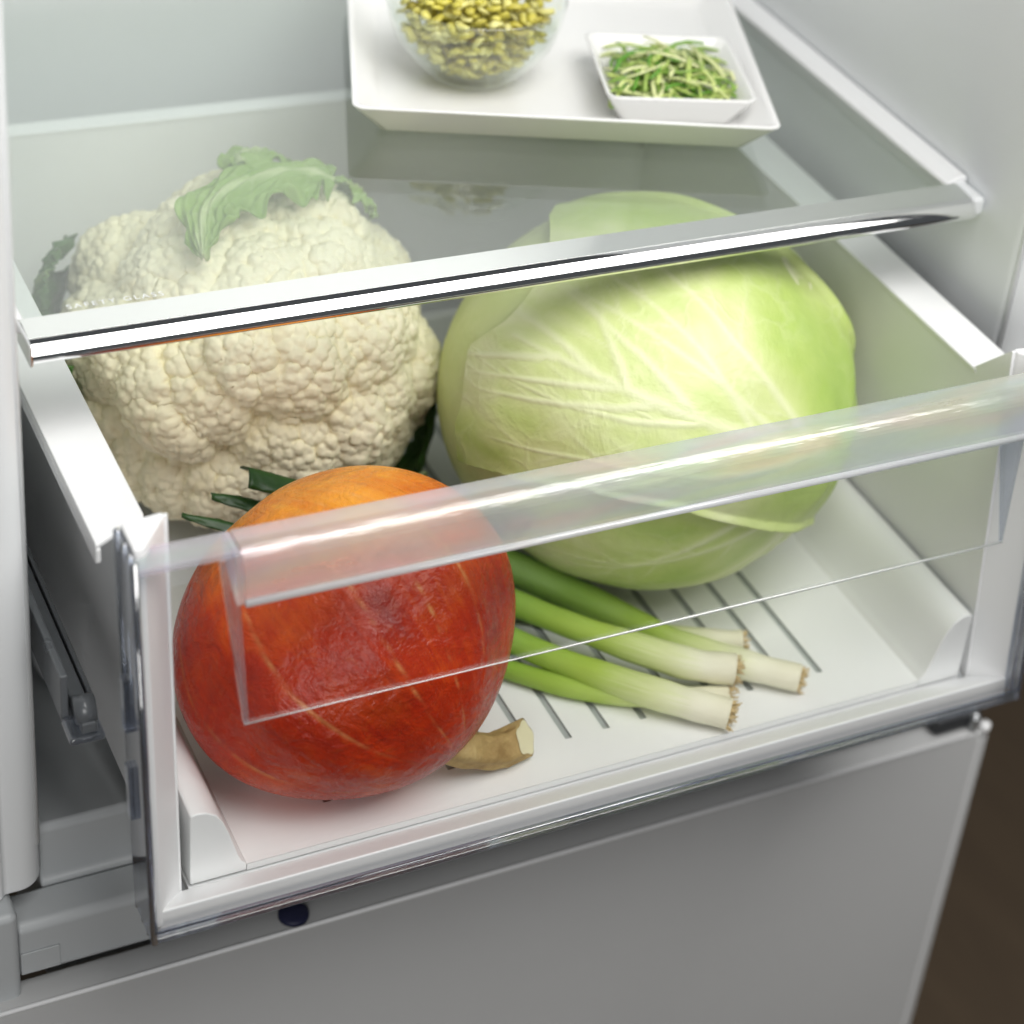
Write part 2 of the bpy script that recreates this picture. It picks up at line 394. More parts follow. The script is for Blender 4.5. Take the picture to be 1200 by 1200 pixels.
# ================================================================== GLASS SHELF
ZS = .2262
sh = empty('glass_shelf', 'clear safety glass shelf with chrome front trim above the drawer', 'shelf', (0, .33, ZS))
MB().box(-.2425, .2425, .150, .50, ZS - .004, ZS).obj('glass_pane', M['glass'], sh, smooth=False)
prof = [(.1464, ZS + .0012)]
for L, a0, a1, m in ((.0032, 12, 26, 10), (.0064, 37, 57, 16), (.0045, 70, 165, 14)):
    for k in range(m):
        a = math.radians(a0 + (a1 - a0) * (k + .5) / m); y, z = prof[-1]
        prof.append((y - L / m * math.cos(a), z - L / m * math.sin(a)))
prof += [(.1490, prof[-1][1]), (.1490, ZS + .0002)]
def sheet_x(pr, xs):
    V = [(x, y, z) for x in xs for y, z in pr]; n_ = len(pr)
    return mesh(V, [[i * n_ + k, i * n_ + k + 1, (i + 1) * n_ + k + 1, (i + 1) * n_ + k] for i in range(len(xs) - 1) for k in range(n_ - 1)], False)
ft = obj('front_trim', sheet_x(prof, np.linspace(-.2445, .2475, 30)), M['chrome'], sh)
MB().prism([(-.2445, y, z) for y, z in ((.1464, ZS + .0013), (.1612, ZS + .0024), (.1618, ZS + .0003), (.1464, ZS + .0003))],
           [(.2475, y, z) for y, z in ((.1464, ZS + .0013), (.1612, ZS + .0024), (.1618, ZS + .0003), (.1464, ZS + .0003))]).obj('trim_top', M['satin'], ft, smooth=False)
MB().box(-.2460, -.2446, .1385, .161, ZS - .0085, ZS + .0022).obj('end_cap', M['chrome'], ft, bevel=.0007)
MB().box(.2476, .2560, .1430, .164, ZS - .009, ZS + .0022).obj('end_cap', M['liner'], ft, bevel=.003, bseg=4)
for s in (-1, 1):
    px = s * .2485
    MB().prism([(s * .2425, .162, ZS - .006), (s * .2555, .162, ZS - .006), (s * .2555, .162, ZS + .0055), (s * .2500, .162, ZS + .0050), (s * .2425, .162, ZS + .0018)],
               [(s * .2425, .505, ZS - .006), (s * .2555, .505, ZS - .006), (s * .2555, .505, ZS + .0055), (s * .2500, .505, ZS + .0050), (s * .2425, .505, ZS + .0018)]).obj('side_trim', M['white'], sh, bevel=.0015, bseg=3)
tc = bpy.data.curves.new('txt', 'FONT'); tc.body = 'SAFETY GLASS'; tc.size = .0052; tc.space_character = 1.35; tc.extrude = .00005
tob = bpy.data.objects.new('txt', tc); COL.objects.link(tob)
bpy.context.view_layer.update()
tme = bpy.data.meshes.new_from_object(tob.evaluated_get(bpy.context.evaluated_depsgraph_get()))
bpy.data.objects.remove(tob)
to = obj('lettering', tme, M['print'], sh, smooth=False); to.location = Vector((-.2225, .1672, ZS + .0002)) - Vector(sh.location)
tag(to, 'small white printed words SAFETY GLASS')

sh.location.y -= .004
# ================================================================== PLATE, DISH, BOWL
def rounded_rect(hx, hy, r, n=6):
    out = []
    for cx, cy_, a0 in ((hx - r, hy - r, 0), (-hx + r, hy - r, 90), (-hx + r, -hy + r, 180), (hx - r, -hy + r, 270)):
        for k in range(n + 1):
            a = math.radians(a0 + 90 * k / n); out.append((cx + r * math.cos(a), cy_ + r * math.sin(a)))
    return out
def dish(rings):
    """loft closed rounded-rect rings (hx,hy,r,z) from outer foot over the rim to inner floor"""
    V = []; F = []; n = None
    for hx, hy, r, z in rings:
        R_ = rounded_rect(hx, hy, r); n = len(R_); V += [(x, y, z) for x, y in R_]
    m = len(rings)
    for i in range(m - 1):
        F += [[i * n + k, i * n + (k + 1) % n, (i + 1) * n + (k + 1) % n, (i + 1) * n + k] for k in range(n)]
    F += [list(range(n))[::-1], [(m - 1) * n + k for k in range(n)]]
    return mesh(V, F)
ang = math.atan2(-.0680, .1900)
pc = Vector((.0930, .3395, ZS + .0006))
plate = obj('serving_plate', dish([(.096, .086, .004, 0), (.0975, .0875, .005, .0006), (.1115, .1015, .006, .0185), (.1125, .1025, .006, .0200), (.1105, .1005, .005, .0203), (.1085, .0985, .005, .0190), (.0965, .0865, .006, .0055), (.093, .083, .006, .0045)]), M['ceramic'], None)
plate.location = pc; plate.rotation_euler.z = ang
tag(plate, 'white rectangular ceramic serving plate standing on the glass shelf', 'plate')
plate.modifiers.new('b', 'BEVEL').width = .0006
def on_plate(u, v, z=0.0048): 
    return pc + Vector((u * math.cos(ang) - v * math.sin(ang), u * math.sin(ang) + v * math.cos(ang), z))
dloc = on_plate(.060, -.040)
sd = obj('square_dish', dish([(.030, .030, .006, 0), (.0315, .0315, .007, .0008), (.0405, .0405, .007, .0175), (.0412, .0412, .007, .0190), (.0400, .0400, .006, .0193), (.0388, .0388, .006, .0182), (.0305, .0305, .007, .0045), (.028, .028, .007, .0038)]), M['ceramic'], None)
sd.location = dloc; sd.rotation_euler.z = ang + .05
tag(sd, 'small white square dish of green shreds on the serving plate', 'dish')
def shred_mat(name, a, b, c):
    n = N(name); v = n.co(); oi = n.n('Attribute', attribute_name='tone')
    col = n.ramp(oi.outputs['Fac'], [(0, a), (.55, b), (1, c)])
    return n.done(n.pbsdf(col, .38, **{'Specular IOR Level': .5}))
M['shred'] = shred_mat('courgette_shreds', (.10, .30, .02), (.50, .62, .16), (.78, .80, .45))
M['salad'] = shred_mat('salad_pieces', (.36, .30, .05), (.64, .58, .09), (.80, .76, .32))
def shreds(count, rx, ry, zf, L, wd, seed):
    rnd = random.Random(seed); mb = MB(); tone = []
    for i in range(count):
        u, v = rnd.uniform(-1, 1), rnd.uniform(-1, 1)
        z = zf * (1 - .55 * max(abs(u), abs(v)) ** 2) * rnd.uniform(.35, 1.0)
        a = rnd.uniform(0, math.pi); l = rnd.uniform(.5, 1) * L; bend = rnd.uniform(-.3, .3) * l; tilt = rnd.uniform(-.25, .25)
        d = Vector((math.cos(a), math.sin(a), tilt)); q = Vector((-math.sin(a), math.cos(a), 0))
        p = Vector((u * rx, v * ry, z)); n0 = len(mb.v)
        pts = [p + d * l * t + q * bend * (1 - 4 * t * t) + Vector((0, 0, .002 * (1 - 4 * t * t))) for t in (-.5, -.25, 0, .25, .5)]
        for pt in pts:
            pt.x = max(-rx * 1.22, min(rx * 1.22, pt.x)); pt.y = max(-ry * 1.22, min(ry * 1.22, pt.y)); pt.z = max(pt.z, .002)
        wv = wd * rnd.uniform(.6, 1.2)
        mb.tube(pts, [wv * .8, wv, wv, wv, wv * .7], 5, flat=.55)
        tv = rnd.random(); tone += [tv] * (len(mb.v) - n0)
    me = mb.me(); fattr(me, 'tone', tone); return me
so = obj('vegetable_shreds', shreds(190, .029, .029, .021, .034, .0014, 3), M['shred'], None)
so.location = dloc + Vector((0, 0, .0045)); so.rotation_euler.z = ang
tag(so, 'heap of thin pale green vegetable shreds in the small square dish', 'vegetable shreds', kind='stuff')
# glass bowl (thin walled, lathed)
bloc = on_plate(-.046, -.022)
def lathe(prof, n=64):
    V = []; F = []
    for r, z in prof: V += [(r * math.cos(2 * math.pi * k / n), r * math.sin(2 * math.pi * k / n), z) for k in range(n)]
    for i in range(len(prof) - 1): F += [[i * n + k, i * n + (k + 1) % n, (i + 1) * n + (k + 1) % n, (i + 1) * n + k] for k in range(n)]
    F += [list(range(n))[::-1], [(len(prof) - 1) * n + k for k in range(n)]]
    return mesh(V, F)
bp = [(.019, .0003), (.022, .0008), (.026, .003), (.036, .0125), (.0435, .0235), (.0475, .036), (.0490, .047), (.0485, .0485), (.0475, .0478), (.0455, .036), (.0415, .025), (.0345, .015), (.025, .0065), (.018, .0055)]
M['bowl'] = clear('bowl_glass', (.965, .985, .965), f0=.07, rough=.0, haze=.01)
bw_ = obj('glass_bowl', lathe(bp), M['bowl'], None); bw_.location = bloc
tag(bw_, 'round clear glass bowl of yellow salad on the serving plate', 'bowl')
sal = MB(); tone = []; rnd = random.Random(5)
for i in range(760):
    z = rnd.uniform(.007, .054); rmax = np.interp(z, [.0065, .015, .025, .036, .046, .054], [.022, .0335, .0405, .0445, .0455, .022]) - .0035
    rr = rmax * math.sqrt(rnd.random()); a = rnd.uniform(0, 6.28); p = Vector((rr * math.cos(a), rr * math.sin(a), z))
    d = Vector((rnd.gauss(0, 1), rnd.gauss(0, 1), rnd.gauss(0, .4))).normalized(); l = rnd.uniform(.004, .010); n0 = len(sal.v)
    q = d.orthogonal().normalized() * l * .25
    pts = [p - d * l * .5, p + q * .5, p + d * l * .5]
    for pt in pts:
        r_ = math.hypot(pt.x, pt.y)
        if r_ > rmax + .002: pt.x *= (rmax + .002) / r_; pt.y *= (rmax + .002) / r_
    sal.tube(pts, [.0022, .003, .0018], 6, flat=.5); tv = rnd.random() ** .8; tone += [tv] * (len(sal.v) - n0)
me = sal.me(); fattr(me, 'tone', tone)
so2 = obj('chopped_salad', me, M['salad'], None); so2.location = bloc
tag(so2, 'yellow and reddish chopped salad filling the glass bowl', 'salad', kind='stuff')

# ================================================================== CAULIFLOWER
def curd_mat():
    n = N('cauliflower_curd'); v = n.co()
    a = n.noise(v, 14, 4); b = n.noise(v, 260, 3); sp = n.n('TexVoronoi', {'Vector': v, 'Scale': 95.0}).outputs[0]
    c = n.mix(a, (.90, .82, .56), (.96, .91, .72))
    c = n.mix(n.ramp(n.noise(v, 35, 3), [(.55, (0, 0, 0)), (.75, (.5, .5, .5))]), c, (.72, .60, .34))
    spots = n.math('MULTIPLY', n.math('LESS_THAN', sp, .075), n.math('GREATER_THAN', n.noise(v, 22, 2), .60))
    c = n.mix(n.math('MULTIPLY', spots, .55), c, (.25, .17, .06))
    vo = n.n('TexVoronoi', {'Vector': v, 'Scale': 420.0}, feature='SMOOTH_F1').outputs[0]
    h = n.math('ADD', n.math('MULTIPLY', vo, -1.0), n.math('MULTIPLY', b, .4))
    return n.done(n.pbsdf(c, .58, n.bump(h, .2, .0008), **{'Specular IOR Level': .3}))
M['curd'] = curd_mat()
CC = np.array((-.094, .2925, .1035))
cf = empty('cauliflower', 'large cream cauliflower head with pale green leaves in the drawer', 'cauliflower', (CC[0], CC[1], TF))
def fib(n, jit):
    i = np.arange(n) + .5; ph = np.arccos(1 - 2 * i / n); th = np.pi * (1 + 5 ** .5) * i
    p = np.stack([np.cos(th) * np.sin(ph), np.sin(th) * np.sin(ph), np.cos(ph)], 1) + np.random.normal(0, jit / np.sqrt(n), (n, 3))
    return p / np.linalg.norm(p, axis=1)[:, None]
def nearest(P, U, k=2):
    kd = kdtree.KDTree(len(P))
    for i, p in enumerate(P): kd.insert(p, i)
    kd.balance(); ids = np.empty(len(U), int); d1 = np.empty(len(U)); d2 = np.empty(len(U))
    for i, u in enumerate(U):
        r = kd.find_n(u, 2); ids[i] = r[0][1]; d1[i] = r[0][2]; d2[i] = r[1][2]
    return ids, d1, d2
def rand_rots(n):
    q = np.random.normal(size=(n, 4)); q /= np.linalg.norm(q, axis=1)[:, None]; w_, x, y, z = q.T
    return np.stack([np.stack([1 - 2 * (y * y + z * z), 2 * (x * y - z * w_), 2 * (x * z + y * w_)], 1), np.stack([2 * (x * y + z * w_), 1 - 2 * (x * x + z * z), 2 * (y * z - x * w_)], 1), np.stack([2 * (x * z - y * w_), 2 * (y * z + x * w_), 1 - 2 * (x * x + y * y)], 1)], 1)
def poisson(P, dmin, order):
    g = {}; out = []
    for i in order:
        p = P[i]; c = (int(p[0] // dmin), int(p[1] // dmin), int(p[2] // dmin)); ok = True
        for dx in (-1, 0, 1):
            for dy in (-1, 0, 1):
                for dz in (-1, 0, 1):
                    for q in g.get((c[0] + dx, c[1] + dy, c[2] + dz), ()):
                        if (q[0] - p[0]) ** 2 + (q[1] - p[1]) ** 2 + (q[2] - p[2]) ** 2 < dmin * dmin: ok = False; break
                    if not ok: break
                if not ok: break
            if not ok: break
        if ok: g.setdefault(c, []).append(p); out.append(i)
    return out
def curd_mesh():
    bm = bmesh.new(); bmesh.ops.create_icosphere(bm, subdivisions=8, radius=1); me = bpy.data.meshes.new('curd'); bm.to_mesh(me); bm.free()
    n = len(me.vertices); U = np.empty(n * 3); me.vertices.foreach_get('co', U); U = U.reshape(-1, 3); U /= np.linalg.norm(U, axis=1)[:, None]
    warp = U + .05 * np.stack([np.sin(7 * U[:, 1] + 1), np.sin(6 * U[:, 2] + 2), np.sin(8 * U[:, 0])], 1) + .012 * np.stack([np.sin(31 * U[:, 1]), np.sin(27 * U[:, 2]), np.sin(29 * U[:, 0])], 1)
    warp /= np.linalg.norm(warp, axis=1)[:, None]
    i1, d1, e1 = nearest(fib(46, 1.1), warp)
    crack = np.exp(-((e1 - d1) / .03) ** 2)
    r = .0848 + .0095 * (1.15 - (d1 / .32) ** 2) * np.random.uniform(.8, 1.25, 46)[i1] + np.random.normal(0, .0015, 46)[i1] - .0040 * crack
    P = U * r[:, None] * np.array((1.02, 1.0, .985))
    def normals():
        me.vertices.foreach_set('co', P.ravel()); me.update(); N_ = np.empty(n * 3, np.float32); me.vertex_normals.foreach_get('vector', N_); return N_.reshape(-1, 3)
    order = np.random.permutation(n)
    for dmin, amp, rad in ((.0115, .0026, .0086), (.0048, .0023, .0036), (.0026, .0008, .0019)):
        N_ = normals(); sel = poisson(P, dmin, order if dmin > .004 else order[:90000]); S = P[sel]
        ii, da, db = nearest(S, P); sc = np.random.uniform(.7, 1.25, len(sel))[ii]
        P = P + N_ * (amp * sc * np.sqrt(np.clip(1.25 - (da / rad) ** 2, .02, None)))[:, None]
        order = np.random.permutation(n)
    zmin = -CC[2] + TF + .0005
    P[:, 2] = np.where(P[:, 2] < zmin + .03, zmin + .03 + (P[:, 2] - zmin - .03) * .55, P[:, 2])
    P[:, 2] = np.maximum(P[:, 2], zmin)
    P[:, 2] = np.where(P[:, 2] > .104, .104 + (P[:, 2] - .104) * .5, P[:, 2])
    me.vertices.foreach_set('co', (P + CC).ravel()); me.update(); return me
obj('curd', curd_mesh(), M['curd'], cf)

def leaf_mat(name, a, b, vein, rough=.45, trans=.3):
    n = N(name); v = n.co(); at = n.n('Attribute', attribute_name='vein').outputs['Fac']
    big = n.noise(v, 28, 4); fine = n.noise(v, 240, 3)
    c = n.mix(n.ramp(big, [(.3, (0, 0, 0)), (.7, (1, 1, 1))]), a, b)
    c = n.mix(n.math('MULTIPLY', fine, .25), c, tuple(x * .7 for x in a))
    c = n.mix(n.math('MULTIPLY', at, .85, clamp=True), c, vein)
    p = n.pbsdf(c, rough, n.bump(n.math('ADD', fine, n.math('MULTIPLY', at, .6)), .3, .0008), **{'Specular IOR Level': .4})
    t = n.n('BsdfTranslucent', {0: c}).outputs[0]
    return n.done(n.n('MixShader', {0: trans, 1: p, 2: t}).outputs[0])
M['cleaf'] = leaf_mat('cauliflower_leaf', (.30, .50, .10), (.48, .66, .22), (.74, .82, .50))
M['dleaf'] = leaf_mat('dark_leaf', (.06, .16, .03), (.12, .27, .06), (.30, .45, .16))
def blade(name, mat, parent, spine, width, out, crink=.003, cup=.3, ns=46, nw=25, seed=0, ruffle=.35, thick=.0006):
    """leaf blade: spine points, width profile list, outward reference centre"""
    S = catmull(spine, ns); rs = np.random.RandomState(seed); V = []; vein = []
    ph = rs.uniform(0, 6.28, 8)
    for i in range(ns):
        t = S[min(i + 1, ns - 1)] - S[max(i - 1, 0)]; t /= np.linalg.norm(t)
        o = S[i] - np.array(out); o -= t * (o @ t); o /= np.linalg.norm(o); b = np.cross(t, o)
        s = i / (ns - 1); wv = np.interp(s, np.linspace(0, 1, len(width)), width)
        for j in range(nw):
            q = -1 + 2 * j / (nw - 1)
            ed = 1 + ruffle * .35 * math.sin(s * 23 + ph[0] + (q > 0) * 2) + ruffle * .2 * math.sin(s * 51 + ph[1] + (q > 0))
            x = q * wv * (1 + (ed - 1) * abs(q) ** 2)
            h = -cup * x * x / max(wv, 1e-4) + crink * (math.sin(s * 19 + q * 4 + ph[2]) * abs(q) + .6 * math.sin(s * 37 - q * 9 + ph[3]) * abs(q) + .35 * math.sin(q * 21 + s * 30 + ph[4]))
            sv = abs(((s * 7 - abs(q) * .9) % 1) - .5) * 2
            vn = math.exp(-(q * wv / .0022) ** 2) + .55 * max(0, 1 - (1 - sv) / .13) * (1 - abs(q))
            h += .0012 * min(vn, 1)
            V.append(S[i] + b * x + o * h); vein.append(min(vn, 1))
    F = [[i * nw + j, i * nw + j + 1, (i + 1) * nw + j + 1, (i + 1) * nw + j] for i in range(ns - 1) for j in range(nw - 1)]
    me = mesh(V, F, False); fattr(me, 'vein', vein)
    o = obj(name, me, mat, parent); sm = o.modifiers.new('thick', 'SOLIDIFY'); sm.thickness = thick; sm.offset = 0
    return o
# leaf folded over the crown, and smaller ones peeping out round the head
blade('leaf', M['cleaf'], cf, [(-.0545, .2830, .2045), (-.064, .287, .2085), (-.080, .2865, .2115), (-.098, .2815, .2125), (-.115, .2755, .2105), (-.127, .2670, .2065), (-.1335, .2550, .2005), (-.1365, .2430, .1935)],
      [.013, .017, .019, .018, .017, .014, .0095, .001], CC, crink=.0034, cup=.2, seed=2, ns=90, nw=41, ruffle=.6)
blade('leaf', M['cleaf'], cf, [(-.030, .300, .178), (-.036, .292, .192), (-.047, .283, .2015)], [.010, .014, .009], CC, crink=.002, seed=3)
blade('leaf', M['cleaf'], cf, [(-.070, .330, .195), (-.080, .322, .206), (-.095, .308, .2125), (-.100, .296, .214)], [.010, .016, .014, .004], CC, crink=.002, seed=9)
blade('leaf', M['dleaf'], cf, [(-.178, .345, .060), (-.193, .338, .110), (-.197, .325, .140), (-.194, .312, .155)], [.018, .030, .030, .016], CC, crink=.004, seed=4, ruffle=.8)
blade('leaf', M['dleaf'], cf, [(-.180, .295, .015), (-.1975, .290, .060), (-.201, .282, .100), (-.198, .270, .128)], [.012, .022, .022, .004], CC, crink=.002, seed=5)
blade('leaf', M['dleaf'], cf, [(-.020, .262, .012), (-.004, .256, .040), (.0015, .262, .075), (.000, .270, .095)], [.012, .02, .018, .003], CC, crink=.002, seed=6)
blade('leaf', M['cleaf'], cf, [(-.050, .215, .012), (-.034, .205, .035), (-.028, .204, .055), (-.029, .206, .066)], [.010, .014, .012, .002], CC, crink=.002, seed=8)

# ================================================================== CABBAGE
def cabbage_mat():
    n = N('cabbage_leaf'); v = n.co(); at = n.n('Attribute', attribute_name='vein').outputs['Fac']
    tone = n.n('Attribute', attribute_name='tone').outputs['Fac']
    big = n.noise(v, 15, 5, .6, .4); fine = n.noise(v, 320, 3); mid = n.noise(v, 60, 4)
    k = n.math('ADD', n.math('MULTIPLY', big, .55), n.math('MULTIPLY', tone, .75))
    c = n.ramp(k, [(.25, (.73, .77, .45)), (.50, (.60, .69, .27)), (.75, (.44, .58, .13)), (1.0, (.29, .47, .06))])
    c = n.mix(n.math('MULTIPLY', mid, .22), c, (.74, .77, .50))
    c = n.mix(n.math('MULTIPLY', at, .62, clamp=True), c, (.80, .82, .56))
    wv = n.n('VectorMath', {0: v, 1: n.n('VectorMath', {0: n.n('TexNoise', {'Vector': v, 'Scale': 38.0, 'Detail': 3.0}).outputs[1], 3: .03}, operation='SCALE').outputs[0]}, operation='ADD').outputs[0]
    net = n.n('TexVoronoi', {'Vector': wv, 'Scale': 46.0}, feature='DISTANCE_TO_EDGE').outputs[0]
    nl = n.math('MULTIPLY', n.ramp(net, [(0, (1, 1, 1)), (.10, (0, 0, 0))]), n.ramp(n.noise(v, 18, 2), [(.42, (0, 0, 0)), (.62, (1, 1, 1))]))
    c = n.mix(n.math('MULTIPLY', nl, .16), c, (.78, .80, .55))
    lowf = n.noise(v, 26, 4, .6, .8)
    hh = n.math('ADD', n.math('ADD', n.math('MULTIPLY', fine, .25), n.math('MULTIPLY', mid, 1.0)), n.math('ADD', n.math('MULTIPLY', nl, .25), n.math('MULTIPLY', lowf, 2.2)))
    return n.done(n.pbsdf(c, n.math('ADD', n.math('MULTIPLY', mid, .2), .32), n.bump(hh, .42, .0018),
                  **{'Specular IOR Level': .42}))
M['cab'] = cabbage_mat()
CB = np.array((.0905, .187, .1080)); CS = np.array((.1165, .1150, .1035))
cab = empty('cabbage', 'large pale green cabbage with veined leaves beside the cauliflower', 'cabbage', (CB[0], CB[1], TF))
hub = np.array((.33, -.90, .22)); hub /= np.linalg.norm(hub)
e1 = np.array((-.855, -.163, .491)); e1 -= hub * (e1 @ hub); e1 /= np.linalg.norm(e1)      # midrib direction of the main leaf
e2 = np.cross(hub, e1)
def sdir(X, Y):
    t = np.hypot(X, Y); t_ = np.where(t < 1e-6, 1, t); a = X / t_; b = Y / t_
    return np.cos(t)[..., None] * hub + np.sin(t)[..., None] * (b[..., None] * e1 + a[..., None] * e2)
def head_core():
    bm = bmesh.new(); bmesh.ops.create_icosphere(bm, subdivisions=5, radius=1); me = bpy.data.meshes.new('h'); bm.to_mesh(me); bm.free()
    U = np.empty(len(me.vertices) * 3); me.vertices.foreach_get('co', U); U = U.reshape(-1, 3)
    P = U * (.955 + .012 * np.sin(3 * U[:, 0] + 1) * np.sin(2.5 * U[:, 2]))[:, None] * CS
    me.vertices.foreach_set('co', (P + CB).ravel()); fattr(me, 'vein', np.zeros(len(U))); fattr(me, 'tone', np.full(len(U), .2)); me.update(); return me
obj('head', head_core(), M['cab'], cab)
def lump(A):
    u = sdir(A[:, 0], A[:, 1]); return 1 + .016 * np.sin(3.1 * u[:, 0] + 1) * np.cos(2.6 * u[:, 2] + .5) + .010 * np.sin(5 * u[:, 1] + 2 * u[:, 0]) + .006 * np.sin(8 * u[:, 2] + 3 * u[:, 0])
def cab_leaf(phi0, L, Wd, lay, seed, tone, n=190, lift=.02, wl=None, wr=None, y0=-.35):
    rs = np.random.RandomState(seed); ca, sa = math.cos(phi0), math.sin(phi0)
    # vein polylines in the leaf plane (x across, y along the midrib), radians
    pts = []; 
    def line(p0, ang_, length, curve, w0):
        p = np.array(p0, float); a = ang_; st = .012; m = int(length / st); out = []
        for i in range(m):
            wv = w0 * (1 - .75 * i / m); pts.append((p[0], p[1], wv)); out.append((p.copy(), a))
            p = p + st * np.array((math.sin(a), math.cos(a))); a += curve * st + rs.normal(0, .022)
        return out
    mid = line((0, -.05), 0, L * .9, rs.uniform(-.05, .05), .046)
    k = 0
    for s in (-1, 1):
        y = .02
        while y < L * .75:
            i = min(int((y + .05) / .012), len(mid) - 1); p, a = mid[i]
            sec = line(p, a + s * rs.uniform(.42, .80) * (1.25 - .4 * y / L), (L - y * .6) * rs.uniform(.7, .95), -s * rs.uniform(.05, .32), rs.uniform(.017, .030))
            for j in range(18, len(sec), int(rs.uniform(14, 22))):
                q, b = sec[j]; line(q, b + rs.choice((-1, 1)) * rs.uniform(.5, .8), rs.uniform(.15, .4), rs.uniform(-.5, .5), .009)
            y += rs.uniform(.15, .34)
    kd = kdtree.KDTree(len(pts))
    for i, p in enumerate(pts): kd.insert((p[0], p[1], 0), i)
    kd.balance(); W_ = np.array([p[2] for p in pts])
    V = []; vein = []; tn = []
    gs = np.linspace(0, 1, n); gq = np.linspace(-1, 1, n); ph = rs.uniform(0, 6.28, 6)
    for s in gs:
        # ovate outline: width as function of s, wavy margin
        wd = Wd * (math.sin(math.pi * min(1, (.06 + .94 * s)) ** .62) ** .55) if s < 1 else Wd * .05
        wd = Wd * max(.04, (1 - (2 * s - .9) ** 4 * .66 if s > .45 else 1 - (1 - s / .45) ** 2.2 * .72)) * (1 if s < .8 else math.sqrt(max(0, 1 - ((s - .8) / .2) ** 2)) * .98 + .02)
        Y = y0 + s * (L - y0)
        for q in gq:
            ed = 1 + .035 * math.sin(7 * s + ph[0] + (q > 0)) + .02 * math.sin(17 * s + ph[1]) + .008 * math.sin(41 * s + ph[2])
            if wl is not None:
                wd = np.interp(Y, *(wl if q < 0 else wr))
            X = q * wd * ed
            best = 0; dm = 9
            for co_, i, d in kd.find_n((X, Y, 0), 3):
                dm = min(dm, d)
                best = max(best, math.exp(-(d / W_[i]) ** 2 * 1.0) * min(1, W_[i] / .016 * .8 + .15))
            edge = min(1 - abs(q), (1 - s) * 2.0)
            r = lay + .0048 * best + .012 * math.sin(6.5 * math.atan2(X, Y + .3) + ph[3]) * min(1, math.hypot(X, Y)) + lift * math.exp(-(edge / .05) ** 2) * (.5 + .5 * math.sin(5 * s + ph[3])) \
                + .007 * math.sin(4.2 * X + ph[4]) * math.sin(3.1 * Y + ph[5]) + .004 * math.sin(11 * X + ph[1]) * math.sin(9 * Y + ph[2]) - .002
            xr, yr = X * ca + Y * sa, -X * sa + Y * ca
            V.append((xr, yr, r)); vein.append(best); tn.append(.32 * (1 - math.exp(-(dm / .10) ** 2)) + tone * (.05 + .45 * (1 - math.exp(-(edge / .25) ** 2)) + .75 * max(0, math.sin(2.1 * X + ph[1]) * math.sin(1.8 * Y + ph[2] + .8))))
    A = np.array(V); P = sdir(A[:, 0], A[:, 1]) * (A[:, 2] * lump(A))[:, None] * CS + CB
    P[:, 2] = np.clip(P[:, 2], TF + .0004, .2212)
    F = [[i * n + j, i * n + j + 1, (i + 1) * n + j + 1, (i + 1) * n + j] for i in range(n - 1) for j in range(n - 1)]
    me = mesh(P, F, False); fattr(me, 'vein', vein); fattr(me, 'tone', tn)
    o = obj('leaf', me, M['cab'], cab); sm = o.modifiers.new('thick', 'SOLIDIFY'); sm.thickness = .0009; sm.offset = -1
    return o
cab_leaf(3.3, 2.0, 1.35, .958, 11, .25, n=110)
cab_leaf(-1.55, 2.05, 1.25, .966, 12, .45)
cab_leaf(1.9, 1.95, 1.25, .975, 13, .40, lift=.025)
cab_leaf(0.0, 1.80, 1.42, .997, 14, .50, lift=.030, n=230, y0=-.8,
         wl=([-.8, -.35, 0, .5, 1.0, 1.3, 1.45, 1.6, 1.8], [.5, .75, 1.1, 1.6, 1.75, 1.35, .72, .30, .02]),
         wr=([-.8, -.35, 0, .5, .93, 1.28, 1.5, 1.68, 1.8], [.45, .42, .40, .44, .55, .82, 1.12, .75, .02]))

